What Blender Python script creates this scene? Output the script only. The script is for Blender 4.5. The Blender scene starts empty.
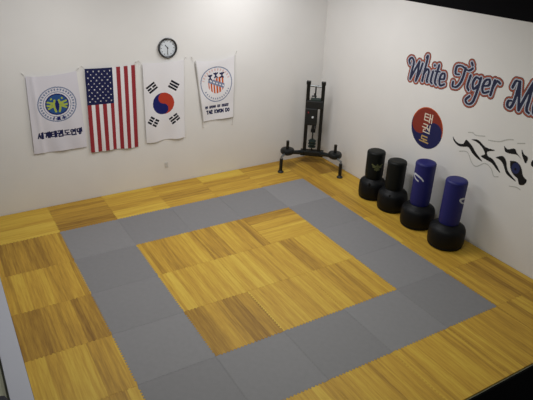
import bpy, bmesh, math, random
import numpy as np
from mathutils import Vector, Matrix

random.seed(7)
C = bpy.context.scene.collection
PI = math.pi
WALL_X, WALL_Y, TOP_Z = 6.10, 1.06, 3.70          # inner faces of the right and back walls, height of the white wall

# ------------------------------------------------------------------ materials
def mat(name, col, rough=0.6, metal=0.0, noise=0.0, nscale=8.0, bump=0.0, bscale=60.0, spec=0.5, sheen=0.0):
    m = bpy.data.materials.new(name); m.use_nodes = True
    nt = m.node_tree; b = nt.nodes['Principled BSDF']
    b.inputs['Base Color'].default_value = (*col, 1)
    b.inputs['Roughness'].default_value = rough
    b.inputs['Metallic'].default_value = metal
    b.inputs['Specular IOR Level'].default_value = spec
    tc = nt.nodes.new('ShaderNodeTexCoord')
    if noise > 0:
        n = nt.nodes.new('ShaderNodeTexNoise'); n.inputs['Scale'].default_value = nscale; n.inputs['Detail'].default_value = 4
        r = nt.nodes.new('ShaderNodeValToRGB')
        r.color_ramp.elements[0].position = .3; r.color_ramp.elements[1].position = .7
        r.color_ramp.elements[0].color = (*[c * (1 - noise) for c in col], 1)
        r.color_ramp.elements[1].color = (*[min(1, c * (1 + noise * .5)) for c in col], 1)
        nt.links.new(tc.outputs['Object'], n.inputs['Vector']); nt.links.new(n.outputs['Fac'], r.inputs['Fac'])
        nt.links.new(r.outputs['Color'], b.inputs['Base Color'])
    if bump > 0:
        n2 = nt.nodes.new('ShaderNodeTexNoise'); n2.inputs['Scale'].default_value = bscale; n2.inputs['Detail'].default_value = 3
        bp = nt.nodes.new('ShaderNodeBump'); bp.inputs['Strength'].default_value = bump; bp.inputs['Distance'].default_value = .01
        nt.links.new(tc.outputs['Object'], n2.inputs['Vector']); nt.links.new(n2.outputs['Fac'], bp.inputs['Height'])
        nt.links.new(bp.outputs['Normal'], b.inputs['Normal'])
    return m

def wood_mat():
    """yellow-brown wood print: strips of their own tone, grain along local X or Y (object colour: r tone, g seed, b direction)"""
    m = bpy.data.materials.new('wood_print_foam'); m.use_nodes = True
    nt = m.node_tree; N = nt.nodes; L = nt.links; b = N['Principled BSDF']
    b.inputs['Roughness'].default_value = .55; b.inputs['Specular IOR Level'].default_value = .3
    def math_(op, a, c=None, d=None):
        n = N.new('ShaderNodeMath'); n.operation = op
        for k, v in enumerate((a, c, d)):
            if v is None: continue
            if isinstance(v, (int, float)): n.inputs[k].default_value = v
            else: L.new(v, n.inputs[k])
        return n.outputs[0]
    tc = N.new('ShaderNodeTexCoord'); oi = N.new('ShaderNodeObjectInfo')
    sx = N.new('ShaderNodeSeparateXYZ'); L.new(tc.outputs['Object'], sx.inputs[0])
    sc = N.new('ShaderNodeSeparateColor'); L.new(oi.outputs['Color'], sc.inputs[0])
    tone, seed, dr = sc.outputs[0], sc.outputs[1], sc.outputs[2]
    x, y = sx.outputs[0], sx.outputs[1]
    inv = math_('SUBTRACT', 1.0, dr)
    across = math_('ADD', math_('MULTIPLY', x, inv), math_('MULTIPLY', y, dr))
    along = math_('ADD', math_('MULTIPLY', y, inv), math_('MULTIPLY', x, dr))
    sd = math_('MULTIPLY', seed, 57.0)
    def strip(n, off, jit):
        # strips of uneven width: warp the coordinate a little before flooring
        w = math_('MULTIPLY', math_('SINE', math_('ADD', math_('MULTIPLY', across, 9.0), sd)), jit)
        i = math_('FLOOR', math_('ADD', math_('MULTIPLY', math_('ADD', across, .5), n), w))
        cv = N.new('ShaderNodeCombineXYZ'); L.new(i, cv.inputs[0]); L.new(math_('ADD', sd, off), cv.inputs[1])
        wn = N.new('ShaderNodeTexWhiteNoise'); wn.noise_dimensions = '2D'; L.new(cv.outputs[0], wn.inputs['Vector'])
        return wn.outputs['Value']
    s1 = strip(5.0, 0.0, .35); s2 = strip(11.0, 13.0, .3)
    def grain(sa, sl, det):
        cv = N.new('ShaderNodeCombineXYZ')
        L.new(math_('MULTIPLY', across, sa), cv.inputs[0]); L.new(math_('MULTIPLY', along, sl), cv.inputs[1]); L.new(sd, cv.inputs[2])
        n = N.new('ShaderNodeTexNoise'); n.inputs['Scale'].default_value = 1; n.inputs['Detail'].default_value = det
        n.inputs['Roughness'].default_value = .6
        L.new(cv.outputs[0], n.inputs['Vector']); return n.outputs['Fac']
    g1 = grain(30.0, 1.5, 5); g2 = grain(80.0, 6.0, 3)
    v = math_('ADD', math_('MULTIPLY', tone, .62), math_('MULTIPLY', math_('SUBTRACT', s1, .5), .28))
    v = math_('ADD', v, math_('MULTIPLY', math_('SUBTRACT', s2, .5), .24))
    v = math_('ADD', v, math_('MULTIPLY', math_('SUBTRACT', g1, .5), .85))
    v = math_('ADD', v, math_('MULTIPLY', math_('SUBTRACT', g2, .5), .35))
    v = math_('ADD', v, .19)
    r = N.new('ShaderNodeValToRGB'); e = r.color_ramp.elements
    e[0].position = .05; e[0].color = (.20, .095, .014, 1)
    e[1].position = .95; e[1].color = (.66, .46, .068, 1)
    for p, c in ((.32, (.345, .19, .026)), (.55, (.50, .29, .036)), (.75, (.59, .378, .048))):
        k = e.new(p); k.color = (*c, 1)
    L.new(v, r.inputs['Fac']); L.new(r.outputs['Color'], b.inputs['Base Color'])
    return m

M = dict(
    wall=mat('white_wall_paint', (.79, .775, .755), .75, bump=.05, bscale=40, spec=.25, noise=.03, nscale=1.2),
    black=mat('black_paint', (.004, .004, .005), .9, spec=.1),
    ceiling=mat('black_ceiling', (.006, .006, .006), .95, spec=.1),
    concrete=mat('grey_concrete', (.36, .36, .26), .9, noise=.15, nscale=5, bump=.1),
    whitepaint=mat('white_ledge_paint', (.46, .47, .52), .6, spec=.3),
    wood=wood_mat(),
    greymat=mat('grey_foam', (.215, .211, .215), .62, noise=.04, nscale=14, bump=.12, bscale=180, spec=.35),
    cloth=mat('white_flag_cloth', (.80, .785, .81), .85, spec=.1, bump=.05, bscale=300),
    cloth_lilac=mat('lilac_white_flag_cloth', (.70, .68, .74), .85, spec=.1, bump=.05, bscale=300),
    cloth_grey=mat('pale_grey_cloth', (.58, .57, .55), .85, spec=.1),
    red=mat('red_flag_cloth', (.31, .036, .045), .85, spec=.1),
    navy=mat('navy_flag_cloth', (.018, .021, .075), .85, spec=.1),
    tred=mat('taegeuk_red_cloth', (.47, .055, .03), .85, spec=.1),
    tblue=mat('taegeuk_blue_cloth', (.016, .02, .13), .85, spec=.1),
    ink=mat('black_cloth_print', (.014, .014, .022), .85, spec=.1),
    royal=mat('royal_blue_print', (.03, .09, .26), .85, spec=.1),
    ygreen=mat('yellow_green_print', (.40, .47, .08), .85, spec=.1),
    orange=mat('orange_red_print', (.56, .115, .03), .85, spec=.1),
    greyblue=mat('grey_blue_print', (.20, .24, .36), .85, spec=.1),
    lilac=mat('pale_lilac_print', (.62, .58, .68), .85, spec=.1),
    pink=mat('pale_pink_print', (.72, .50, .50), .85, spec=.1),
    d_dark=mat('dark_brown_decal', (.10, .035, .03), .6, spec=.3),
    d_orange=mat('orange_red_decal', (.47, .11, .06), .6, spec=.3),
    d_white=mat('pale_blue_decal', (.50, .53, .62), .6, spec=.3),
    d_navy=mat('dark_navy_decal', (.018, .022, .06), .6, spec=.3),
    d_black=mat('black_decal', (.006, .006, .008), .6, spec=.3),
    d_red=mat('red_decal', (.23, .03, .018), .6, spec=.3),
    d_blue=mat('deep_blue_decal', (.013, .015, .085), .6, spec=.3),
    d_cream=mat('cream_decal', (.72, .64, .52), .6, spec=.3),
    d_gold=mat('gold_decal', (.50, .33, .12), .6, spec=.3),
    d_eye=mat('blue_eye_decal', (.018, .026, .10), .5, spec=.3),
    d_grey=mat('grey_line_decal', (.50, .50, .47), .6, spec=.3),
    vinyl_black=mat('black_vinyl', (.004, .0055, .005), .5, bump=.12, bscale=25, spec=.2),
    vinyl_blue=mat('blue_vinyl', (.011, .013, .125), .5, bump=.12, bscale=25, spec=.35),
    base_black=mat('black_plastic', (.0045, .005, .006), .5, bump=.05, bscale=30, spec=.2),
    logo_white=mat('white_logo_print', (.55, .58, .66), .6),
    logo_gold=mat('gold_logo_print', (.09, .10, .04), .6),
    steel_black=mat('black_steel', (.006, .007, .007), .42, metal=.2, spec=.5),
    steel_grey=mat('grey_steel', (.30, .32, .33), .35, metal=.8),
    steel_dark=mat('dark_grey_steel', (.022, .026, .028), .4, metal=.3),
    pad=mat('black_padding', (.006, .007, .007), .6, bump=.1),
    pad_green=mat('dark_green_padding', (.018, .032, .028), .6),
    cord=mat('white_cord', (.62, .60, .57), .8),
    clock_black=mat('black_clock_plastic', (.015, .015, .018), .35),
    clock_face=mat('white_clock_face', (.66, .70, .74), .5),
    bag_cloth=mat('black_bag_cloth', (.012, .012, .02), .8, bump=.2),
)

def per_mat_tone(m):
    nt = m.node_tree; b = nt.nodes['Principled BSDF']; src = b.inputs['Base Color'].links[0].from_socket
    oi = nt.nodes.new('ShaderNodeObjectInfo'); sc = nt.nodes.new('ShaderNodeSeparateColor'); mx = nt.nodes.new('ShaderNodeVectorMath')
    mx.operation = 'SCALE'
    nt.links.new(oi.outputs['Color'], sc.inputs[0]); nt.links.new(src, mx.inputs[0]); nt.links.new(sc.outputs[0], mx.inputs['Scale'])
    nt.links.new(mx.outputs[0], b.inputs['Base Color'])
per_mat_tone(M['greymat'])
# ------------------------------------------------------------------ helpers
def link(name, me, parent=None):
    o = bpy.data.objects.new(name, me); C.objects.link(o)
    if parent is not None: o.parent = parent
    return o

def obj(name, bm, m, parent=None, smooth=False):
    bmesh.ops.recalc_face_normals(bm, faces=bm.faces)
    me = bpy.data.meshes.new(name); bm.to_mesh(me); bm.free()
    for k in (m if isinstance(m, (list, tuple)) else [m]): me.materials.append(k)
    if smooth:
        for p in me.polygons: p.use_smooth = True
    o = link(name, me, parent)
    if smooth:
        md = o.modifiers.new('edge_split', 'EDGE_SPLIT'); md.split_angle = math.radians(38)
    return o

def tag(o, label=None, cat=None, group=None, kind=None):
    if label: o['label'] = label
    if cat: o['category'] = cat
    if group: o['group'] = group
    if kind: o['kind'] = kind
    return o

def thing(name, label, cat, loc=(0, 0, 0), rz=0.0, group=None):
    o = link(name, None); o.location = loc; o.rotation_euler = (0, 0, rz); o.empty_display_size = .1
    return tag(o, label, cat, group)

def box(bm, x0, x1, y0, y1, z0, z1, bev=0.0, mtx=None):
    r = bmesh.ops.create_cube(bm, size=1)
    vs = r['verts']
    for v in vs:
        v.co = Vector(((x0 + x1) / 2 + v.co.x * (x1 - x0), (y0 + y1) / 2 + v.co.y * (y1 - y0), (z0 + z1) / 2 + v.co.z * (z1 - z0)))
    if bev > 0:
        es = {e for v in vs for e in v.link_edges}
        rr = bmesh.ops.bevel(bm, geom=list(es), offset=bev, segments=2, affect='EDGES', profile=.5)
        vs = list({v for f in rr['faces'] for v in f.verts} | {v for v in vs if v.is_valid})
    if mtx is not None: bmesh.ops.transform(bm, matrix=mtx, verts=vs)
    return bm

def tube(bm, pts, r, seg=10, cap=True):
    """round bar along a polyline; r a number or one radius per point"""
    pts = [Vector(p) for p in pts]; n = len(pts)
    rs = r if isinstance(r, (list, tuple)) else [r] * n
    rings = []; prev = None
    for i, p in enumerate(pts):
        t = (pts[min(i + 1, n - 1)] - pts[max(i - 1, 0)]).normalized()
        if prev is None:
            a = Vector((0, 0, 1)) if abs(t.z) < .9 else Vector((1, 0, 0))
            u = t.cross(a).normalized()
        else:
            u = (prev - t * prev.dot(t)).normalized()
        prev = u; w = t.cross(u)
        rings.append([bm.verts.new(p + (u * math.cos(2 * PI * k / seg) + w * math.sin(2 * PI * k / seg)) * rs[i]) for k in range(seg)])
    for a, b in zip(rings, rings[1:]):
        for k in range(seg): bm.faces.new((a[k], a[(k + 1) % seg], b[(k + 1) % seg], b[k]))
    if cap: bm.faces.new(rings[0]); bm.faces.new(rings[-1])
    return bm

def lathe(bm, prof, seg=40, c=(0, 0)):
    rings = []
    for r, z in prof:
        if r < 1e-5: rings.append([bm.verts.new((c[0], c[1], z))])
        else: rings.append([bm.verts.new((c[0] + r * math.cos(2 * PI * k / seg), c[1] + r * math.sin(2 * PI * k / seg), z)) for k in range(seg)])
    for a, b in zip(rings, rings[1:]):
        for k in range(seg):
            k2 = (k + 1) % seg
            if len(a) == 1 and len(b) == 1: continue
            if len(a) == 1: bm.faces.new((a[0], b[k], b[k2]))
            elif len(b) == 1: bm.faces.new((a[k], a[k2], b[0]))
            else: bm.faces.new((a[k], a[k2], b[k2], b[k]))
    return bm

NB = bmesh.new
# ------------------------------------------------------------------ drawing printed patterns on fine grids
def seg_dist(X, Y, polys, pen=0.0):
    """distance to the strokes; pen thickens the steep ones like a broad nib"""
    d = np.full(X.shape, 9.0)
    for pl in polys:
        for (ax, ay), (bx, by) in zip(pl, pl[1:]) if len(pl) > 1 else [(pl[0], pl[0])]:
            dx, dy = bx - ax, by - ay; l2 = dx * dx + dy * dy
            t = np.clip(((X - ax) * dx + (Y - ay) * dy) / l2, 0, 1) if l2 > 1e-12 else 0
            d = np.minimum(d, np.hypot(X - ax - t * dx, Y - ay - t * dy) - pen * (abs(dy) / math.sqrt(l2) if l2 > 1e-12 else 1))
    return d

def smooth_line(pl, n=6):
    """Catmull-Rom through the points"""
    if len(pl) < 3: return pl
    P = [pl[0]] + list(pl) + [pl[-1]]; out = []
    for i in range(1, len(P) - 2):
        p0, p1, p2, p3 = [np.array(q, float) for q in P[i - 1:i + 3]]
        for k in range(n):
            t = k / n
            out.append(tuple(.5 * (2 * p1 + (p2 - p0) * t + (2 * p0 - 5 * p1 + 4 * p2 - p3) * t * t + (3 * p1 - p0 - 3 * p2 + p3) * t ** 3)))
    out.append(tuple(pl[-1])); return out

def circ(cx, cy, r, n=16):
    return [(cx + r * math.cos(2 * PI * k / n), cy + r * math.sin(2 * PI * k / n)) for k in range(n + 1)]

def grid_mesh(name, us, vs, idx, place, mats, parent=None, smooth=False):
    """cells of a fine grid coloured by idx (-1 = no cell); place(u, v) gives arrays of world points"""
    nu, nv = len(us), len(vs)
    U, V = np.meshgrid(us, vs)
    P = place(U, V).reshape(-1, 3)
    I, J = np.nonzero(idx >= 0)
    q = np.stack([I * nu + J, I * nu + J + 1, (I + 1) * nu + J + 1, (I + 1) * nu + J], 1)
    used, inv = np.unique(q.ravel(), return_inverse=True)
    me = bpy.data.meshes.new(name)
    me.from_pydata([tuple(p) for p in P[used]], [], [tuple(int(k) for k in f) for f in inv.reshape(-1, 4)])
    for m in mats: me.materials.append(m)
    me.polygons.foreach_set('material_index', idx[I, J].astype(np.int32))
    if smooth: me.polygons.foreach_set('use_smooth', np.ones(len(I), bool))
    me.update()
    return link(name, me, parent)

def cells(a): return (a[:-1] + a[1:]) / 2

HANGUL = {
    'se': [[(.30, .92), (.04, .1)], [(.27, .66), (.5, .1)], [(.48, .5), (.68, .5)], [(.69, .95), (.69, 0)], [(.93, 1), (.93, 0)]],
    'gye': [[(.05, .85), (.42, .85), (.28, .12)], [(.44, .64), (.68, .64)], [(.44, .38), (.68, .38)], [(.69, .95), (.69, 0)], [(.93, 1), (.93, 0)]],
    'tae': [[(.5, .9), (.05, .9), (.05, .12), (.52, .12)], [(.05, .52), (.48, .52)], [(.66, .97), (.66, 0)], [(.92, 1), (.92, 0)], [(.66, .5), (.92, .5)]],
    'gwon': [[(.1, .96), (.6, .96), (.55, .68)], [(.0, .57), (.7, .57)], [(.35, .57), (.35, .32)], [(.65, .42), (.86, .42)], [(.88, 1), (.88, .22)], [(.18, .28), (.18, .02), (.92, .02)]],
    'do': [[(.82, .92), (.2, .92), (.2, .48), (.82, .48)], [(.5, .48), (.5, .12)], [(.0, .12), (1, .12)]],
    'yeon': [circ(.27, .70, .22, 12), [(.55, .82), (.84, .82)], [(.55, .58), (.84, .58)], [(.86, 1), (.86, .22)], [(.18, .28), (.18, .02), (.92, .02)]],
    'maeng': [[(.05, .45), (.05, .92), (.46, .92), (.46, .45), (.05, .45)], [(.63, .97), (.63, .4)], [(.9, 1), (.9, .36)], [(.63, .68), (.9, .68)], circ(.5, .17, .17, 12)],
}
LATIN = {
    'T': [[(0, 1), (1, 1)], [(.5, 1), (.5, 0)]], 'A': [[(0, 0), (.5, 1), (1, 0)], [(.2, .4), (.8, .4)]],
    'E': [[(1, 1), (0, 1), (0, 0), (1, 0)], [(0, .5), (.8, .5)]], 'K': [[(0, 0), (0, 1)], [(1, 1), (0, .45), (1, 0)]],
    'W': [[(0, 1), (.25, 0), (.5, .8), (.75, 0), (1, 1)]], 'O': [circ(.5, .5, .5, 12)], 'N': [[(0, 0), (0, 1), (1, 0), (1, 1)]],
    'D': [[(0, 0), (0, 1), (.6, 1), (1, .6), (1, .4), (.6, 0), (0, 0)]],
}
def glyph(strokes, x, y, w, h): return [[(x + a * w, y + b * h) for a, b in s] for s in strokes]

# ------------------------------------------------------------------ the room
def structure(name, m, *boxes, bev=0.0):
    bm = NB()
    for b in boxes: box(bm, *b, bev=bev)
    return tag(obj(name, bm, m), kind='structure')

structure('floor', M['concrete'], (-5.0, WALL_X + .2, -9.5, WALL_Y + .2, -.20, -.025))
structure('wall_back', M['wall'], (-5.0, WALL_X + .2, WALL_Y, WALL_Y + .2, -.025, TOP_Z))
structure('wall_right', M['wall'], (WALL_X, WALL_X + .2, -9.5, WALL_Y, -.025, TOP_Z))
structure('trim_3', M['whitepaint'], (-1.302, -1.070, -8.1, WALL_Y, -.025, .045), bev=.006)      # low white ledge along the left side
structure('trim_1', M['black'], (WALL_X - .004, WALL_X + .2, -9.5, WALL_Y, TOP_Z, 5.6))          # black upper wall above the white
structure('trim_2', M['black'], (-5.0, WALL_X - .004, WALL_Y - .004, WALL_Y + .2, TOP_Z, 5.6))
structure('ceiling', M['ceiling'], (-5.0, WALL_X + .2, -9.5, WALL_Y + .2, 5.6, 5.7))
structure('wall_front', M['black'], (-3.0, WALL_X, -8.45, -8.134, 3.0, 3.70), bev=.01)              # black ledge the room is seen over

# ------------------------------------------------------------------ puzzle mats
def edge_pts(n=20, amp=.0085):
    """teeth of one mat side as (position, offset) along 0..1"""
    out = [(0.0, 0.0)]
    p = 1.0 / n
    for k in range(n):
        a = k * p
        if k in (0, n - 1): continue
        out += [(a + p * .05, amp), (a + p * .45, amp * 1.0), (a + p * .55, -amp), (a + p * .95, -amp)]
    return out
TEETH = edge_pts()
MESHES = {}
def mat_mesh(x0, x1, y0, y1, flat, m):
    key = (round(x0, 3), round(x1, 3), round(y0, 3), round(y1, 3), flat, m.name)
    if key in MESHES: return MESHES[key]
    def side(name): return [(0.0, 0.0)] if name in flat else TEETH
    loop = []
    loop += [(x0 + t * (x1 - x0), y0 + o) for t, o in side('front')]
    loop += [(x1 + o, y0 + t * (y1 - y0)) for t, o in side('right')]
    loop += [(x1 - t * (x1 - x0), y1 + o2) for t, o2 in [(0, 0)] + [(1 - t, o) for t, o in reversed(side('back')[1:])]]
    loop += [(x0 + o2, y1 - t * (y1 - y0)) for t, o2 in [(0, 0)] + [(1 - t, o) for t, o in reversed(side('left')[1:])]]
    cx, cy = (x0 + x1) / 2, (y0 + y1) / 2
    bm = NB()
    def ring(ins, z):
        sx = 1 - 2 * ins / (x1 - x0); sy = 1 - 2 * ins / (y1 - y0)
        return [bm.verts.new((cx + (x - cx) * sx, cy + (y - cy) * sy, z)) for x, y in loop]
    R = [ring(.0005, -.0245), ring(.0005, -.0015), ring(.0024, 0.0)]
    n = len(loop)
    for a, b in zip(R, R[1:]):
        for k in range(n): bm.faces.new((a[k], a[(k + 1) % n], b[(k + 1) % n], b[k]))
    bm.faces.new(R[2]); bm.faces.new(list(reversed(R[0])))
    bmesh.ops.recalc_face_normals(bm, faces=bm.faces)
    bmesh.ops.triangulate(bm, faces=[f for f in bm.faces if len(f.verts) > 4])
    me = bpy.data.meshes.new('floor_mat'); bm.to_mesh(me); bm.free(); me.materials.append(m)
    MESHES[key] = me
    return me

ORD = ['first', 'second', 'third', 'fourth', 'fifth', 'sixth', 'seventh']
# tone (0 dark .. 1 yellow) and grain direction (0 = front to back, 1 = left to right); row 0 lies along the back wall, column 0 along the white ledge
TONE = {(0, 0): (.78, 1), (0, 1): (.28, 1), (0, 2): (.80, 1), (0, 3): (.38, 1), (0, 4): (.75, 1), (0, 5): (.52, 1), (0, 6): (.40, 0),
        (1, 0): (.40, 0), (2, 0): (.72, 0), (3, 0): (.32, 0), (4, 0): (.68, 0), (5, 0): (.70, 0),
        (1, 6): (.62, 0), (2, 6): (.55, 0), (3, 6): (.60, 0), (4, 6): (.60, 0), (5, 6): (.45, 0), (6, 6): (.55, 0),
        (2, 2): (.66, 0), (2, 3): (.44, 0), (2, 4): (.64, 1), (3, 2): (.74, 0), (3, 3): (.80, 0), (3, 4): (.66, 0),
        (4, 2): (.42, 0), (4, 3): (.78, 0), (4, 4): (.66, 0),
        (6, 1): (.6, 0), (6, 2): (.58, 0), (6, 3): (.74, 0), (6, 4): (.62, 0), (6, 5): (.52, 0)}
GREY_TONE = {(1, 1): 1.07, (2, 1): .96, (3, 1): 1.0, (4, 1): 1.06, (5, 1): .97, (1, 2): 1.0, (1, 3): 1.02, (1, 4): 1.0, (1, 5): 1.14,
             (2, 5): .99, (3, 5): 1.03, (4, 5): 1.05, (5, 5): .97, (5, 4): 1.05, (5, 3): .97, (5, 2): 1.02}
def look(t): return 'dark brown' if t < .3 else 'orange-brown' if t < .58 else 'yellow-brown'
def place_mat(row, col):
    cx, cy = col - .5, .5 - row                        # centre of the mat's square metre
    ring = 1 <= row <= 5 and 1 <= col <= 5 and not (2 <= row <= 4 and 2 <= col <= 4)
    x0, x1, y0, y1 = -.5, .5, -.5, .5; flat = ()
    if col == 0: x0 = -.565; flat += ('left',)
    if col == 6: x1 = .585; flat += ('right',)
    if row == 0: y1 = .545; flat += ('back',)
    if row == 6: flat += ('front',)
    m = M['greymat'] if ring else M['wood']
    o = link('floor_mat', mat_mesh(x0, x1, y0, y1, flat, m)); o.location = (cx, cy, 0)
    if ring:
        o.color = (GREY_TONE[(row, col)], 0, 0, 1)
        three = ('left', 'middle', 'right')
        if row in (1, 5) and col in (1, 5):
            lab = 'grey foam mat at the %s %s corner of the grey square ring' % ('back' if row == 1 else 'front', 'left' if col == 1 else 'right')
        elif row in (1, 5):
            lab = "%s of three grey foam mats on the ring's %s side, between corner mats" % (three[col - 2], 'back' if row == 1 else 'front')
        else:
            lab = "%s of three grey foam mats on the ring's %s side, between corner mats" % (('rear', 'middle', 'front')[row - 2], 'left' if col == 1 else 'right')
        tag(o, lab, 'floor mat', 'grey puzzle mats of the square ring')
    else:
        t, d = TONE[(row, col)]
        o.color = (t, ((row * 7 + col * 3) * .137) % 1.0, d, 1)
        if 2 <= row <= 4 and 2 <= col <= 4:
            lab = '%s wood-print mat inside grey ring, %s row, %s of three' % (look(t), ('back', 'middle', 'front')[row - 2], ('left', 'middle', 'right')[col - 2])
            g = 'wood-print mats inside the grey ring'
        elif row == 0:
            lab = '%s wood-print foam mat against the back wall, %s from the left' % (look(t), ORD[col]); g = 'wood-print mats along the back wall'
            if col == 6: lab = 'orange-brown wood-print mat in the back right corner under the exercise machine'
        elif col == 0:
            lab = '%s wood-print foam mat in the left border row, %s forward from the back corner mat' % (look(t), ORD[row - 1]); g = 'wood-print mats in the left border row'
        elif col == 6:
            lab = '%s wood-print foam mat along the right wall, %s forward from the corner mat' % (look(t), ORD[row - 1]); g = 'wood-print mats along the right wall'
        else:
            lab = '%s wood-print foam mat in the front border row, %s from its left end' % (look(t), ORD[col - 1]); g = 'wood-print mats in the front border row'
        tag(o, lab, 'floor mat', g)
for row in range(7):
    for col in range(7):
        if row == 6 and col == 0: continue                # lies outside the picture
        place_mat(row, col)

# ------------------------------------------------------------------ flags on the back wall
def flag(name, label, cat, corners, sag, paint, mats, wave, pins, group=None, hang=0.0):
    """corners TL, TR, BR, BL as (x, z) on the back wall; paint(s, t) with s, t in metres from the top-left corner"""
    TL, TR, BR, BL = [np.array(c, float) for c in corners]
    Wd = np.linalg.norm(TR - TL); Hd = np.linalg.norm(BL - TL)
    us = np.linspace(0, 1, int(Wd / .0065) + 1); vs = np.linspace(0, 1, int(Hd / .0065) + 1)
    UU, VV = np.meshgrid(cells(us), cells(vs))
    idx = paint(UU * Wd, VV * Hd, Wd, Hd)
    x0, z0 = TL
    root = thing(name, label, cat, (x0 - .012, WALL_Y - .012, z0 - .012), 0, group)
    def place(U, V):
        top = TL[None, None] * (1 - U)[..., None] + TR[None, None] * U[..., None]
        bot = BL[None, None] * (1 - U)[..., None] + BR[None, None] * U[..., None]
        p = top * (1 - V)[..., None] + bot * V[..., None]
        z = p[..., 1] - sag * 4 * U * (1 - U) * (1 - V) ** 2 - hang * np.sin(U * 3 * PI) * V ** 3
        return np.stack([p[..., 0] - x0, -wave(U, V), z - z0], -1)
    grid_mesh('cloth', us, vs, idx, place, mats, root, smooth=True)
    for (px, pz), (qx, qz) in pins:
        k = obj('cord', tube(NB(), [(px - x0, -.012, pz - z0), ((px + qx) / 2 - x0, -.006, (pz + qz) / 2 - z0 - .004), (qx - x0, -.002, qz - z0)], .0035, 6), M['cord'], root)
        bm = NB(); tube(bm, [(qx - x0, .011, qz - z0), (qx - x0, -.008, qz - z0)], .008, 8)
        obj('pin', bm, M['cord'], root, True)
    return root

def rot2(X, Y, cx, cy, a):
    c, s = math.cos(a), math.sin(a); dx, dy = X - cx, Y - cy
    return c * dx + s * dy, -s * dx + c * dy

# 1: white banner with round blue emblem and a line of Korean letters
def paint_fed(X, Y, Wd, Hd):
    idx = np.zeros(X.shape, int)
    cx, cy = .445, .52
    r = np.hypot(X - cx, Y - cy); a = np.arctan2(Y - cy, X - cx)
    idx[(r < .315) & (r > .295)] = 3
    ring = (r < .288) & (r > .222)
    idx[ring & (np.sin(a * 34) > -.3) & (r > .248) & (r < .282)] = 6
    idx[ring & (np.abs(a - 1.55) < .35) & (np.sin(a * 17) > -.2)] = 4
    idx[r < .19] = 1
    idx[(r < .228) & (r > .216)] = 3
    idx[(r < .192) & (r > .172)] = 4
    Z = -(Y - cy); X2 = X - cx
    figs = []
    for s in (-1, 1):                                     # the two kicking figures, mirrored
        figs += [[(s * .035, .075), (s * .055, -.02), (s * .03, -.13)], [(s * .05, .02), (s * .17, .055)],
                 [(s * .05, -.02), (s * .155, -.075)], [(s * .05, .03), (s * .115, -.02), (s * .165, -.01)], [(s * .085, .105), (s * .09, .10)]]
    d = seg_dist(X2, Z, figs)
    idx[(d < .016) & (r < .17)] = 2
    idx[(np.hypot(X2 / .55, Z + .02) < .085) & (seg_dist(X2, Z, figs) > .022)] = 4
    txt = []
    for k, g in enumerate(('se', 'gye', 'tae', 'gwon', 'do', 'yeon', 'maeng')):
        txt += glyph(HANGUL[g], .085 + k * .103, -1.105, .088, .105)
    idx[seg_dist(X, -Y, txt) < .0115] = 5
    return idx
flag('federation_banner', 'white banner with round blue emblem and line of Korean letters, leftmost on back wall', 'banner',
     [(-.005, 2.445), (.825, 2.465), (.855, 1.065), (-.06, 1.075)], .03, paint_fed,
     [M['cloth_lilac'], M['royal'], M['ygreen'], M['greyblue'], M['tblue'], M['navy'], M['greyblue']],
     lambda U, V: .014 + .008 * np.sin(U * 7 + V * 3.5) * (.3 + V) + .010 * np.exp(-((U - .12 - V * .06) / .05) ** 2) + .006 * np.sin(U * 15 - V * 6) * V,
     [((-.005, 2.445), (-.05, 2.50)), ((.825, 2.465), (.875, 2.505))])

# 2: the stars and stripes, hung with its canton at the upper left
def paint_us(X, Y, Wd, Hd):
    st = np.clip((X / Wd * 13).astype(int), 0, 12)
    idx = np.where(st % 2 == 0, 1, 0)
    cw, ch = Wd * 7 / 13, Hd * .42
    can = (X < cw) & (Y < ch)
    idx[can] = 2
    stars = np.zeros(X.shape, bool)
    for i in range(9):
        for j in range(11):
            if (i + j) % 2 == 0:
                sx, sy = cw * (i + 1) / 10, ch * (j + 1) / 12
                dx, dy = X - sx, Y - sy; r = np.hypot(dx, dy); a = np.arctan2(dx, -dy)
                stars |= r < .0095 + .0050 * np.cos(5 * a)
    idx[can & stars] = 0
    return idx
flag('striped_flag', 'red and white striped flag with starred navy canton, hung upright on back wall', 'flag',
     [(.965, 2.485), (1.862, 2.478), (1.815, .905), (.915, .945)], .012, paint_us, [M['cloth'], M['red'], M['navy']],
     lambda U, V: .016 + .007 * np.sin(U * 17 + V * 1.2) * (.25 + V) + .010 * np.exp(-((U - .30 + (1 - V) * .22) / .045) ** 2) * V,
     [((.965, 2.485), (.93, 2.53)), ((1.862, 2.478), (1.895, 2.525))], hang=.008)

# 3: taegeuk flag hung upright
def paint_kr(X, Y, Wd, Hd):
    idx = np.zeros(X.shape, int)
    cx, cy, R = Wd * .465, Hd * .515, .215
    u, v = rot2(X, -Y, cx, -cy, math.radians(-96))        # u along the diameter, v towards the red half
    r = np.hypot(u, v); disc = r < R
    red = v > 0
    red = np.where(np.hypot(u - R / 2, v) < R / 2, False, red); red = np.where(np.hypot(u + R / 2, v) < R / 2, True, red)
    idx[disc & red] = 1; idx[disc & ~red] = 2
    D = .395
    for ang, bars in ((57, (1, 1, 1)), (123, (1, 0, 1)), (-123, (0, 0, 0)), (-57, (0, 1, 0))):
        a = math.radians(ang)
        tx, ty = cx + D * .60 * math.cos(a) / math.cos(math.radians(57)) * .92, -cy + D * math.sin(a)
        q = math.atan2(ty + cy, tx - cx)
        p, s = rot2(X, -Y, tx, ty, q)                     # p outward, s along the bars
        for k, whole in enumerate(bars):
            m = (np.abs(p - (k - 1) * .055) < .0195) & (np.abs(s) < .098)
            if not whole: m &= np.abs(s) > .012
            idx[m] = 3
    return idx
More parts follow.
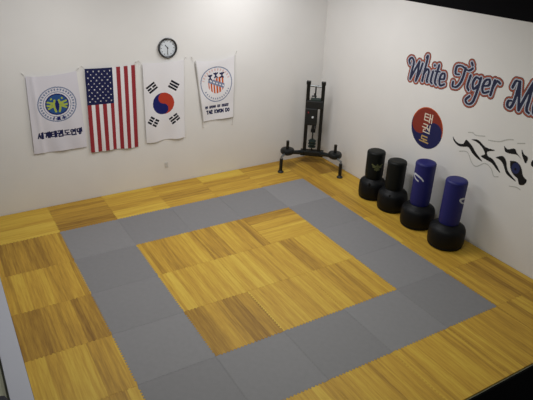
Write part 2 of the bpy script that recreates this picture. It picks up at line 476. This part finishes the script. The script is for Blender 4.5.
flag('taegeuk_flag', 'white flag with red and blue circle and four black bar groups, below the clock', 'flag',
     [(2.005, 2.49), (2.815, 2.49), (2.785, .955), (1.985, .95)], .018, paint_kr, [M['cloth'], M['tred'], M['tblue'], M['ink']],
     lambda U, V: .015 + .007 * np.sin(U * 11 + 1 - V * 2) * (.3 + V) + .008 * np.sin(U * 5 + V * 9) * V,
     [((1.98, 2.49), (1.945, 2.54)), ((2.825, 2.49), (2.86, 2.53))], hang=.012)

# 4: smaller banner with a round red and blue badge
def paint_badge(X, Y, Wd, Hd):
    idx = np.zeros(X.shape, int)
    idx[(X < .018) | (X > Wd - .018)] = 5
    cx, cy = .425, .50
    r = np.hypot(X - cx, Y - cy); a = np.arctan2(Y - cy, X - cx); Z = -(Y - cy); X2 = X - cx
    idx[(r < .374) & (r > .353)] = 3
    idx[(r < .335) & (r > .285) & (np.sin(a * 30) > .1) & (a > -2.9) & (a < -.25)] = 4
    idx[(r < .325) & (r > .29) & (np.sin(a * 34) > .2) & ((a > .4) & (a < 2.7))] = 3
    shield = (np.abs(X2) < .19) & (Z < .12 + .03 * np.sin(X2 * 12)) & (np.hypot(X2, (Z - .03) * .92) < .205)
    idx[shield] = np.where(np.sin(X2 * 95) > -.35, 1, 0)[shield]
    band = np.abs(Z - .02 + X2 * .42) < .052
    idx[shield & band] = 3
    idx[shield & band & (np.abs(Z - .02 + X2 * .42) < .016) & (np.sin(X2 * 90) > 0)] = 0
    figs = []
    for k, (fx, fz) in enumerate(((-.135, .165), (.0, .20), (.14, .185))):
        figs += [[(fx, fz + .035), (fx, fz - .03)], [(fx - .04, fz + .03), (fx, fz), (fx + .04, fz + .035)], [(fx - .03, fz - .06), (fx, fz - .03), (fx + .03, fz - .06)]]
    idx[seg_dist(X2, Z, figs) < .016] = 2
    t1 = []; x = .10
    for wn, wl in ((3, .026), (7, .026), (3, .026), (7, .026)):   # a line too small to read in the photograph
        for k in range(wn):
            t1.append([(x + k * wl, -.985 - .004 * (k % 2)), (x + k * wl + .008, -.945)])
        x += wn * wl + .035
    idx[seg_dist(X, -Y, t1) < .0115] = 2
    t2 = []; x = .125
    for ch in 'TAE KWON DO':
        if ch != ' ': t2 += glyph(LATIN[ch], x, -1.105, .042 if ch != 'W' else .055, .062)
        x += .058 if ch != 'W' else .070
        if ch == ' ': x -= .012
    idx[seg_dist(X, -Y, t2) < .0125] = 2
    return idx
flag('tournament_banner', 'white banner with big round red and blue badge above two text lines, rightmost on wall', 'banner',
     [(3.045, 2.455), (3.915, 2.49), (3.885, 1.225), (3.19, 1.215)], .055, paint_badge,
     [M['cloth'], M['orange'], M['navy'], M['greyblue'], M['pink'], M['cloth_grey']],
     lambda U, V: .016 + .007 * np.sin(U * 8 + V * 2) * (.3 + V) + .006 * np.sin(V * 11 + U * 3),
     [((3.025, 2.455), (2.985, 2.52)), ((3.895, 2.49), (3.945, 2.56)), ((3.18, 1.215), (3.20, 1.09)), ((3.875, 1.225), (3.86, 1.06))])

# ------------------------------------------------------------------ wall clock
def wall_clock():
    root = thing('wall_clock', 'round black-rimmed wall clock with white face above the taegeuk flag', 'clock', (2.495, WALL_Y, 2.715))
    root.rotation_euler = (PI / 2, 0, 0)                  # local z now points into the room
    R = .185
    lathe_rim = [(R - .034, .001), (R - .004, .001), (R, .012), (R - .002, .034), (R - .014, .042), (R - .028, .036), (R - .034, .022), (R - .034, .001)]
    obj('rim', lathe(NB(), lathe_rim, 56), M['clock_black'], root, True)
    obj('face', lathe(NB(), [(0, .014), (R - .032, .014), (R - .032, .004), (0, .004)], 56), M['clock_face'], root)
    bm = NB()
    for k in range(60):
        a = 2 * PI * k / 60; big = k % 5 == 0
        box(bm, -.0035 if big else -.001, .0035 if big else .001, R - (.075 if big else .056), R - .046, .0135, .016, mtx=Matrix.Rotation(a, 4, 'Z'))
    obj('hour_marks', bm, M['ink'], root)
    obj('minute_hand', box(NB(), -.004, .004, -.025, .115, .019, .021, mtx=Matrix.Rotation(math.radians(178), 4, 'Z')), M['clock_black'], root)
    obj('hour_hand', box(NB(), -.0055, .0055, -.02, .075, .0165, .0185, mtx=Matrix.Rotation(math.radians(38), 4, 'Z')), M['clock_black'], root)
    obj('centre_cap', lathe(NB(), [(0, .024), (.009, .023), (.010, .0145), (0, .0145)], 16), M['clock_black'], root, True)
wall_clock()

def wall_outlet():
    t = thing('wall_outlet', 'small white socket plate low on the back wall below the taegeuk flag', 'wall outlet', (2.36, WALL_Y, 0.4))
    obj('plate', box(NB(), -.036, .036, -.008, 0, -.058, .058, .003), M['cord'], t)
    for z in (-.022, .022):
        obj('socket', box(NB(), -.015, .015, -.011, -.007, z - .014, z + .014, .002), M['cloth_grey'], t)
wall_outlet()

# ------------------------------------------------------------------ lettering and pictures on the right wall
DX = WALL_X - .003
def on_right(s0, z0):
    def place(U, V): return np.stack([np.zeros_like(U), -(U - s0), V - z0], -1)
    return place
def back_to_wall(o):                                   # the vinyl is 3 mm thick and lies on the wall
    me = o.data; bm = NB(); bm.from_mesh(me)
    ex = bmesh.ops.extrude_face_region(bm, geom=bm.faces[:], use_keep_orig=True)
    bmesh.ops.translate(bm, vec=(.0025, 0, 0), verts=[g for g in ex['geom'] if isinstance(g, bmesh.types.BMVert)])
    bm.to_mesh(me); bm.free()
def wall_word(name, label, lines):
    lines = [smooth_line(l) for l in lines]
    xs = [p[0] for l in lines for p in l]; zs = [p[1] for l in lines for p in l]
    us = np.arange(min(xs) - .08, max(xs) + .08, .0055); vs = np.arange(min(zs) - .08, max(zs) + .08, .0055)
    X, Z = np.meshgrid(cells(us), cells(vs))
    d = seg_dist(X, Z, lines, .012)
    idx = np.full(X.shape, -1)
    for k, lim in ((3, .060), (2, .050), (3, .037), (1, .029), (0, .013)): idx[d < lim] = k
    s0, z0 = (min(xs) + max(xs)) / 2, min(zs)
    o = grid_mesh(name, us, vs, idx, on_right(s0, z0), [M['d_navy'], M['d_white'], M['d_orange'], M['d_dark']])  # each word is a flat vinyl decal
    o.location = (DX, -s0, z0)
    back_to_wall(o)
    tag(o, label, 'wall lettering', 'script words across the right wall')
wall_word('lettering_decal', 'outlined script word White on right wall above the round emblem', [
    [(1.53, 2.66), (1.50, 2.72), (1.56, 2.77), (1.62, 2.70), (1.60, 2.55), (1.585, 2.40)], [(1.585, 2.40), (1.67, 2.58), (1.75, 2.74)],
    [(1.75, 2.74), (1.745, 2.55), (1.73, 2.40)], [(1.73, 2.40), (1.79, 2.56), (1.83, 2.72)],
    [(1.90, 2.84), (1.925, 2.86), (1.90, 2.62), (1.88, 2.43)], [(1.885, 2.55), (1.95, 2.65), (2.0, 2.62), (1.985, 2.46), (2.01, 2.44)],
    [(2.095, 2.64), (2.075, 2.48), (2.11, 2.44)], [(2.11, 2.75)],
    [(2.205, 2.77), (2.17, 2.50), (2.21, 2.44)], [(2.14, 2.66), (2.25, 2.67)],
    [(2.275, 2.55), (2.36, 2.58), (2.35, 2.66), (2.29, 2.64), (2.265, 2.54), (2.30, 2.45), (2.385, 2.49)]])
wall_word('lettering_decal', 'outlined script word Tiger on right wall above the striped tiger picture', [
    [(2.66, 2.72), (2.58, 2.72), (2.58, 2.83), (2.68, 2.86), (2.82, 2.82), (2.90, 2.87)], [(2.76, 2.84), (2.73, 2.64), (2.66, 2.52), (2.57, 2.50), (2.56, 2.57)],
    [(2.885, 2.75), (2.86, 2.58), (2.90, 2.52)], [(2.86, 2.95), (2.885, 2.92)],
    [(3.08, 2.73), (3.00, 2.75), (2.955, 2.65), (2.99, 2.56), (3.06, 2.63)], [(3.09, 2.76), (3.06, 2.50), (3.02, 2.35), (2.94, 2.30), (2.88, 2.35), (2.94, 2.43)],
    [(3.16, 2.65), (3.26, 2.69), (3.25, 2.77), (3.18, 2.74), (3.15, 2.63), (3.19, 2.55), (3.28, 2.59)],
    [(3.35, 2.78), (3.325, 2.55)], [(3.335, 2.67), (3.39, 2.78), (3.45, 2.76)]])
wall_word('lettering_decal', 'outlined script letters Ma at the right end of the wall lettering', [[(3.66 + (x - 3.66) * .84, z) for x, z in l] for l in [
    [(3.72, 2.56), (3.66, 2.54), (3.66, 2.47), (3.73, 2.46), (3.78, 2.60), (3.80, 2.86)], [(3.80, 2.86), (3.72, 2.86), (3.68, 2.76)],
    [(3.80, 2.86), (3.85, 2.65), (3.90, 2.46)], [(3.90, 2.46), (3.98, 2.70), (4.06, 2.90)], [(4.06, 2.90), (4.05, 2.66), (4.05, 2.50), (4.11, 2.46)],
    [(4.32, 2.68), (4.22, 2.70), (4.17, 2.58), (4.21, 2.47), (4.31, 2.56)], [(4.34, 2.70), (4.31, 2.52), (4.37, 2.46)]]])

def emblem():
    cx, cz, R = 2.165, 1.64, .375
    us = np.arange(cx - R - .01, cx + R + .012, .005); vs = np.arange(cz - R - .01, cz + R + .012, .005)
    X, Z = np.meshgrid(cells(us), cells(vs))
    u, v = rot2(X, Z, cx, cz, math.radians(-14))
    r = np.hypot(u, v); red = v > 0
    red = np.where(np.hypot(u - R / 2, v) < R / 2, False, red); red = np.where(np.hypot(u + R / 2, v) < R / 2, True, red)
    # the right half rises above the middle line, the left half dips below it
    idx = np.where(r < R, np.where(red, 0, 1), -1)
    idx[(r > R - .014) & (r < R)] = 1
    idx[(r > R - .014) & (r < R) & (v > .03)] = 4
    d = seg_dist(X, Z, glyph(HANGUL['tae'], cx - .095, cz + .115, .20, .15) + glyph(HANGUL['gwon'], cx - .105, cz - .085, .20, .15))
    idx[d < .0105] = 2
    d = seg_dist(X, Z, glyph(HANGUL['do'], cx - .125, cz - .275, .21, .12))
    idx[d < .0125] = 3
    o = grid_mesh('emblem_decal', us, vs, idx, on_right(cx, cz), [M['d_red'], M['d_blue'], M['d_cream'], M['d_gold'], M['orange']])  # flat vinyl decal stuck to the wall
    o.location = (DX, -cx, cz)
    back_to_wall(o)
    tag(o, 'round red and blue emblem with three Korean letters on right wall above the punching bags', 'wall emblem')
emblem()

def in_poly(X, Z, pl):
    ins = np.zeros(X.shape, bool); n = len(pl)
    for i in range(n):
        (ax, az), (bx, bz) = pl[i], pl[(i + 1) % n]
        if az == bz: continue
        ins ^= ((az > Z) != (bz > Z)) & (X < (bx - ax) * (Z - az) / (bz - az) + ax)
    return ins
def tiger():
    s0, z0 = 3.55, 1.25
    root = thing('tiger_picture', 'black striped tiger face with blue eye drawn on right wall below the lettering', 'wall picture', (DX, -s0, z0))
    def sheet(name, test, m):
        us = np.arange(2.7, 4.5, .006); vs = np.arange(1.2, 2.1, .006)
        X, Z = np.meshgrid(cells(us), cells(vs))
        grid_mesh(name, us, vs, np.where(test(X, Z), 0, -1), on_right(s0, z0), [m], root)
    def smooth_poly(p): return smooth_line(list(p) + [p[0]], 4)
    ST = [
        [(2.76, 1.69), (2.87, 1.615), (3.0, 1.625), (3.04, 1.71), (3.08, 1.71), (3.18, 1.66), (3.29, 1.57), (3.44, 1.475), (3.33, 1.49), (3.22, 1.54), (3.12, 1.61), (3.03, 1.585), (2.92, 1.565), (2.81, 1.61)],
        [(3.14, 1.75), (3.27, 1.79), (3.41, 1.735), (3.47, 1.72), (3.63, 1.73), (3.5, 1.665), (3.52, 1.60), (3.64, 1.57), (3.81, 1.42), (3.73, 1.445), (3.62, 1.51), (3.40, 1.545), (3.46, 1.61), (3.38, 1.70), (3.25, 1.75)],
        [(3.66, 1.625), (3.78, 1.69), (3.86, 1.64), (3.93, 1.5), (4.11, 1.39), (4.0, 1.41), (3.91, 1.45), (3.83, 1.56), (3.76, 1.61)],
        [(3.765, 1.86), (3.84, 1.825), (3.95, 1.875), (4.01, 1.82), (4.12, 1.75), (4.02, 1.795), (3.91, 1.775), (3.81, 1.775)],
        [(4.07, 1.91), (4.13, 1.845), (4.20, 1.82), (4.19, 1.72), (4.13, 1.78), (4.09, 1.84)],
        [(4.27, 1.77), (4.30, 1.82), (4.38, 1.80), (4.45, 1.72), (4.36, 1.71), (4.29, 1.72)]]
    for s in ST:
        sp = smooth_poly(s); sheet('stripe', lambda X, Z, sp=sp: in_poly(X, Z, sp), M['d_black'])
    ring = smooth_poly([(3.93, 1.665), (4.03, 1.69), (4.13, 1.64), (4.20, 1.52), (4.28, 1.47), (4.245, 1.385), (4.17, 1.365), (4.125, 1.44), (4.03, 1.48), (3.96, 1.56)])
    eye = lambda X, Z: np.hypot((X - 4.05) / .072, (Z - 1.585) / .088) < 1
    sheet('eye_outline', lambda X, Z: in_poly(X, Z, ring) & ~eye(X, Z), M['d_black'])
    sheet('eye', lambda X, Z: eye(X, Z) & (np.hypot(X - 4.05, Z - 1.57) > .02), M['d_eye'])
    sheet('pupil', lambda X, Z: np.hypot(X - 4.05, Z - 1.57) <= .02, M['d_black'])
    LN = [[(3.06, 1.85), (3.15, 1.87), (3.22, 1.85), (3.39, 1.89)], [(3.47, 1.85), (3.66, 1.89), (3.8, 1.97), (3.9, 2.0)],
          [(2.96, 1.48), (3.12, 1.52), (3.25, 1.38), (3.35, 1.35), (3.5, 1.46), (3.63, 1.42), (3.71, 1.32), (3.79, 1.34)],
          [(4.02, 1.27), (4.14, 1.3), (4.21, 1.29)], [(3.98, 1.97), (4.1, 2.01)]]
    for l in LN:
        l = smooth_line(l); sheet('fur_line', lambda X, Z, l=l: seg_dist(X, Z, [l]) < .0075, M['d_grey'])
tiger()

# ------------------------------------------------------------------ free-standing punching bags
def punching_bag(x, y, top, vin, label, logo=None, R=.30):
    t = thing('punching_bag', label, 'punching bag', (x, y, 0), 0, 'free-standing punching bags along the right wall')
    k = R / .30
    base = [(0, .0), (.255, .0), (.283, .012), (.292, .035), (.286, .055), (.300, .075), (.303, .17), (.301, .27), (.294, .315), (.276, .35), (.24, .378), (.200, .398), (.172, .42), (0, .42)]
    obj('base', lathe(NB(), [(r * k, z) for r, z in base], 48), M['base_black'], t, True)
    obj('fill_cap', lathe(NB(), [(0, .368), (.020, .368), (.022, .33), (0, .33)], 14, (-.205, -.13)), M['base_black'], t, True)
    r = .176
    prof = [(0, .415), (r - .035, .415), (r - .012, .425), (r - .004, .46), (r, .55), (r, top - .06), (r - .002, top - .05), (r + .002, top - .045),
            (r + .001, top - .03), (r - .010, top - .010), (r - .03, top), (r - .06, top + .002), (0, top + .002)]
    b = obj('bag', lathe(NB(), prof, 48), vin, t, True)
    obj('seam', lathe(NB(), [(r - .004, top - .066), (r + .0035, top - .062), (r - .004, top - .058)], 48), vin, b, True)
    if logo:
        ang, zc, w, h, shape, m = logo
        us = np.arange(-w / 2, w / 2 + .001, .004); vs = np.arange(-h / 2, h / 2 + .001, .004)
        X, Z = np.meshgrid(cells(us), cells(vs))
        a0 = math.radians(ang)
        def place(U, V):
            a = a0 + U / r
            return np.stack([(r + .0025) * np.cos(a), (r + .0025) * np.sin(a), zc + V], -1)
        o = grid_mesh('logo', us, vs, np.where(shape(X, Z), 0, -1), place, [m], b, True)
    return t
def swoosh(X, Z):                                      # tilted ring, open at the lower right, with a bar through it
    u, v = rot2(X, Z, 0, 0, math.radians(-22))
    r = np.hypot(u / .125, v / .055)
    return ((r < 1) & (np.hypot((u - .012) / .095, (v + .004) / .026) > 1) & ~((u > .05) & (v < 0)))
def crest(X, Z):                                       # spread-winged crest
    d = seg_dist(X, Z, [[(-.10, .045), (-.04, .01), (0, .03), (.04, .01), (.10, .05)], [(-.08, .0), (-.02, -.02), (.02, -.02), (.08, .0)], [(0, .05), (0, -.07)], [(-.04, -.055), (.04, -.055)]])
    return d < .014
punching_bag(5.755, -1.335, .975, M['vinyl_black'], 'black punching bag with gold crest on black base, nearest the exercise machine', (-118, .70, .26, .2, crest, M['logo_gold']), R=.262)
punching_bag(5.76, -1.915, .985, M['vinyl_black'], 'plain black punching bag on black base, between gold-crested bag and a blue bag', None, R=.28)
punching_bag(5.735, -2.615, 1.225, M['vinyl_blue'], 'blue punching bag with white logo facing the mats, beside the plain black bag', (-174, .96, .30, .26, swoosh, M['logo_white']), R=.30)
punching_bag(5.67, -3.37, 1.21, M['vinyl_blue'], 'blue punching bag nearest the front, its white logo on the right edge', (-72, .88, .26, .26, swoosh, M['logo_white']), R=.305)

# ------------------------------------------------------------------ exercise machine in the corner
def machine():
    O = Vector((5.66, .66, 0))
    root = thing('exercise_machine', 'black steel exercise machine with two tall posts and spread legs in the corner', 'exercise machine', O)
    l = Vector((.77, -.638, 0)); f = Vector((-.638, -.77, 0))     # l to the right along the machine, f out into the room
    def P(a, b, z): return l * a + f * b + Vector((0, 0, z))
    ML = Matrix(((l.x, -f.x, 0, 0), (l.y, -f.y, 0, 0), (0, 0, 1, 0), (0, 0, 0, 1)))   # local x = l, local y = -f
    for s in (-1, 1):
        bm = NB(); box(bm, s * .16 - .037, s * .16 + .037, -.037, .037, .19, 1.84, .006, ML)
        p = obj('post', bm, M['steel_black'], root)
        bm = NB(); box(bm, s * .16 - .046, s * .16 + .046, -.046, .046, 1.79, 1.86, .008, ML)
        obj('post_cap', bm, M['steel_black'], p)
    obj('crossbar', tube(NB(), [P(-.16, 0, 1.755), P(.16, 0, 1.755)], .022, 12), M['steel_grey'], root, True)
    obj('crossbar', tube(NB(), [P(-.16, -.01, 1.27), P(.16, -.01, 1.27)], .018, 12), M['steel_grey'], root, True)
    rod = obj('pull_rod', tube(NB(), [P(.0, 0, 1.76), P(.0, 0, .30)], .017, 10), M['steel_black'], root, True)
    obj('handle', tube(NB(), [P(-.075, .03, 1.545), P(.03, .03, 1.545)], .016, 10), M['steel_black'], rod, True)
    obj('handle_stem', tube(NB(), [P(-.02, .0, 1.60), P(-.02, .03, 1.545)], .013, 8), M['steel_black'], rod, True)
    bm = NB(); box(bm, -.175, .185, -.08, .03, 1.275, 1.45, .02, ML)
    obj('upper_pad', bm, M['pad'], root)
    bm = NB(); box(bm, -.09, .13, -.06, .02, 1.43, 1.505, .02, ML)
    obj('head_pad', bm, M['pad_green'], root)
    bm = NB(); box(bm, -.19, .075, -.10, .01, .90, 1.29, .025, ML)
    bp = obj('lower_pad', bm, M['pad'], root)
    bm = NB(); tube(bm, [P(-.02, .105, 1.10), P(-.02, .125, 1.10)], .022, 14)  # a white highlight on the pad, built in as a small disc
    tag(obj('roundel', bm, M['clock_face'], bp, True), 'highlight built as a small white badge')
    bm = NB(); tube(bm, [P(-.12, .105, 1.20), P(-.12, .125, 1.20)], .014, 12)
    tag(obj('knob', bm, M['red'], bp, True), 'small red knob')
    # wound cable spool low between the posts
    sp = NB()
    for z in (.375, .41, .445, .475, .505, .53): tube(sp, [P(.0, 0, z), P(.0, 0, z + .02)], .085 if z in (.375, .445, .505) else .06, 18)
    obj('spool', sp, M['pad_green'], root, True)
    # low carrier, arms and legs
    bm = NB(); box(bm, -.25, .27, -.085, .085, .175, .295, .02, ML)
    obj('carrier', bm, M['steel_black'], root)
    bm = NB(); box(bm, -.05, .05, .03, .36, .70, .78, .008, ML)     # bracket reaching back into the corner
    obj('wall_bracket', bm, M['steel_black'], root)
    for s in (-1, 1):
        hub = Vector((4.99, .63, .40)) - O if s < 0 else Vector((5.79, -.025, .40)) - O
        foot = Vector((4.745, .485, 0)) - O if s < 0 else Vector((5.735, -.325, 0)) - O
        root_p = P(s * .2, .02, .235)
        mid = (root_p + hub) / 2 + Vector((0, 0, -.015))
        arm = obj('arm', tube(NB(), [root_p, mid, hub + Vector((0, 0, -.03))], [.055, .045, .048], 12), M['steel_dark'], root, True)
        bm = NB(); lathe(bm, [(0, -.075), (.07, -.085), (.12, -.06), (.150, -.03), (.154, .02), (.135, .055), (.07, .068), (0, .062)], 28)
        bmesh.ops.translate(bm, vec=hub, verts=bm.verts)
        h = obj('weight_disc', bm, M['steel_black'], arm, True)
        obj('peg', tube(NB(), [hub + Vector((0, 0, .05)), hub + Vector((0, 0, .235))], .033, 14), M['steel_black'], arm, True)
        up = Vector((foot.x, foot.y, .30)) + (hub - foot).normalized() * .02
        k = hub + Vector((0, 0, -.06))
        lg = obj('leg', tube(NB(), [Vector((foot.x, foot.y, .03)), up], .036, 14), M['steel_black'], root, True)
        m2 = up.lerp(k, .5) + Vector((0, 0, -.005)) ; m2.z = .365
        obj('strut', tube(NB(), [up + Vector((0, 0, -.02)), up + Vector((0, 0, .045)), m2, k + Vector((0, 0, .0))], .024, 10), M['steel_grey'], lg, True)
        bm = NB(); lathe(bm, [(0, 0), (.062, 0), (.066, .015), (.05, .035), (.038, .05), (0, .05)], 20)
        bmesh.ops.translate(bm, vec=(foot.x, foot.y, 0), verts=bm.verts)
        obj('rubber_foot', bm, M['pad'], lg, True)
machine()

# ------------------------------------------------------------------ dark bag on the floor beyond the white floor ledge
def gym_bag():
    t = thing('gym_bag', 'dark rounded bag beyond the white floor ledge, at bottom left corner', 'bag', (-1.485, -3.99, -.025), math.radians(90))
    bm = NB(); box(bm, -.30, .30, -.17, .17, .0, .30, .06)
    obj('body', bm, M['bag_cloth'], t, True)
    for y in (-.09, .09):
        obj('handle', tube(NB(), [(-.12, y, .295), (-.10, y * .8, .36), (0, y * .6, .39), (.10, y * .8, .36), (.12, y, .295)], .012, 8), M['bag_cloth'], t, True)
    obj('zip', box(NB(), -.25, .25, -.008, .008, .299, .304), M['steel_grey'], t)
gym_bag()

# ------------------------------------------------------------------ light: fluorescent lamps hung above the picture
def lamp(x, y, z, w, d, power, col=(1, .97, .96), rz=0):
    L = bpy.data.lights.new('lamp', 'AREA'); L.shape = 'RECTANGLE'; L.size = w; L.size_y = d; L.energy = power; L.color = col
    o = link('ceiling_lamp_light', L); o.location = (x, y, z); o.rotation_euler = (0, 0, rz); return o
lamp(3.9, -1.0, 4.6, .35, 2.4, 100, (1, .995, 1))
lamp(0.4, -1.6, 4.6, .35, 2.4, 84, (1, .985, .975))
lamp(2.4, -5.0, 4.6, .35, 2.4, 62, (.98, 1, .92))

w = bpy.data.worlds.new('world'); bpy.context.scene.world = w; w.use_nodes = True
w.node_tree.nodes['Background'].inputs[0].default_value = (.9, .95, 1, 1)
w.node_tree.nodes['Background'].inputs[1].default_value = .10

# ------------------------------------------------------------------ camera
cam = bpy.data.cameras.new('camera'); co = link('camera', cam)
az, el, ro = 0.551190031, 0.462297942, 0.0368346706
fw = Vector((math.sin(az) * math.cos(el), math.cos(az) * math.cos(el), -math.sin(el)))
rt = Vector((math.cos(az), -math.sin(az), 0)); up = rt.cross(fw)
r2 = rt * math.cos(ro) + up * math.sin(ro); u2 = -rt * math.sin(ro) + up * math.cos(ro)
co.matrix_world = Matrix(((r2.x, u2.x, -fw.x, -1.28063174), (r2.y, u2.y, -fw.y, -8.77516751), (r2.z, u2.z, -fw.z, 4.81487970), (0, 0, 0, 1)))
cam.sensor_width = 36; cam.lens = 552.762794 / 533 * 36; cam.clip_start = .05
bpy.context.scene.camera = co
vs = bpy.context.scene.view_settings
vs.view_transform = 'Standard'; vs.look = 'None'; vs.gamma = 1; vs.use_curve_mapping = False; vs.exposure = 0.0
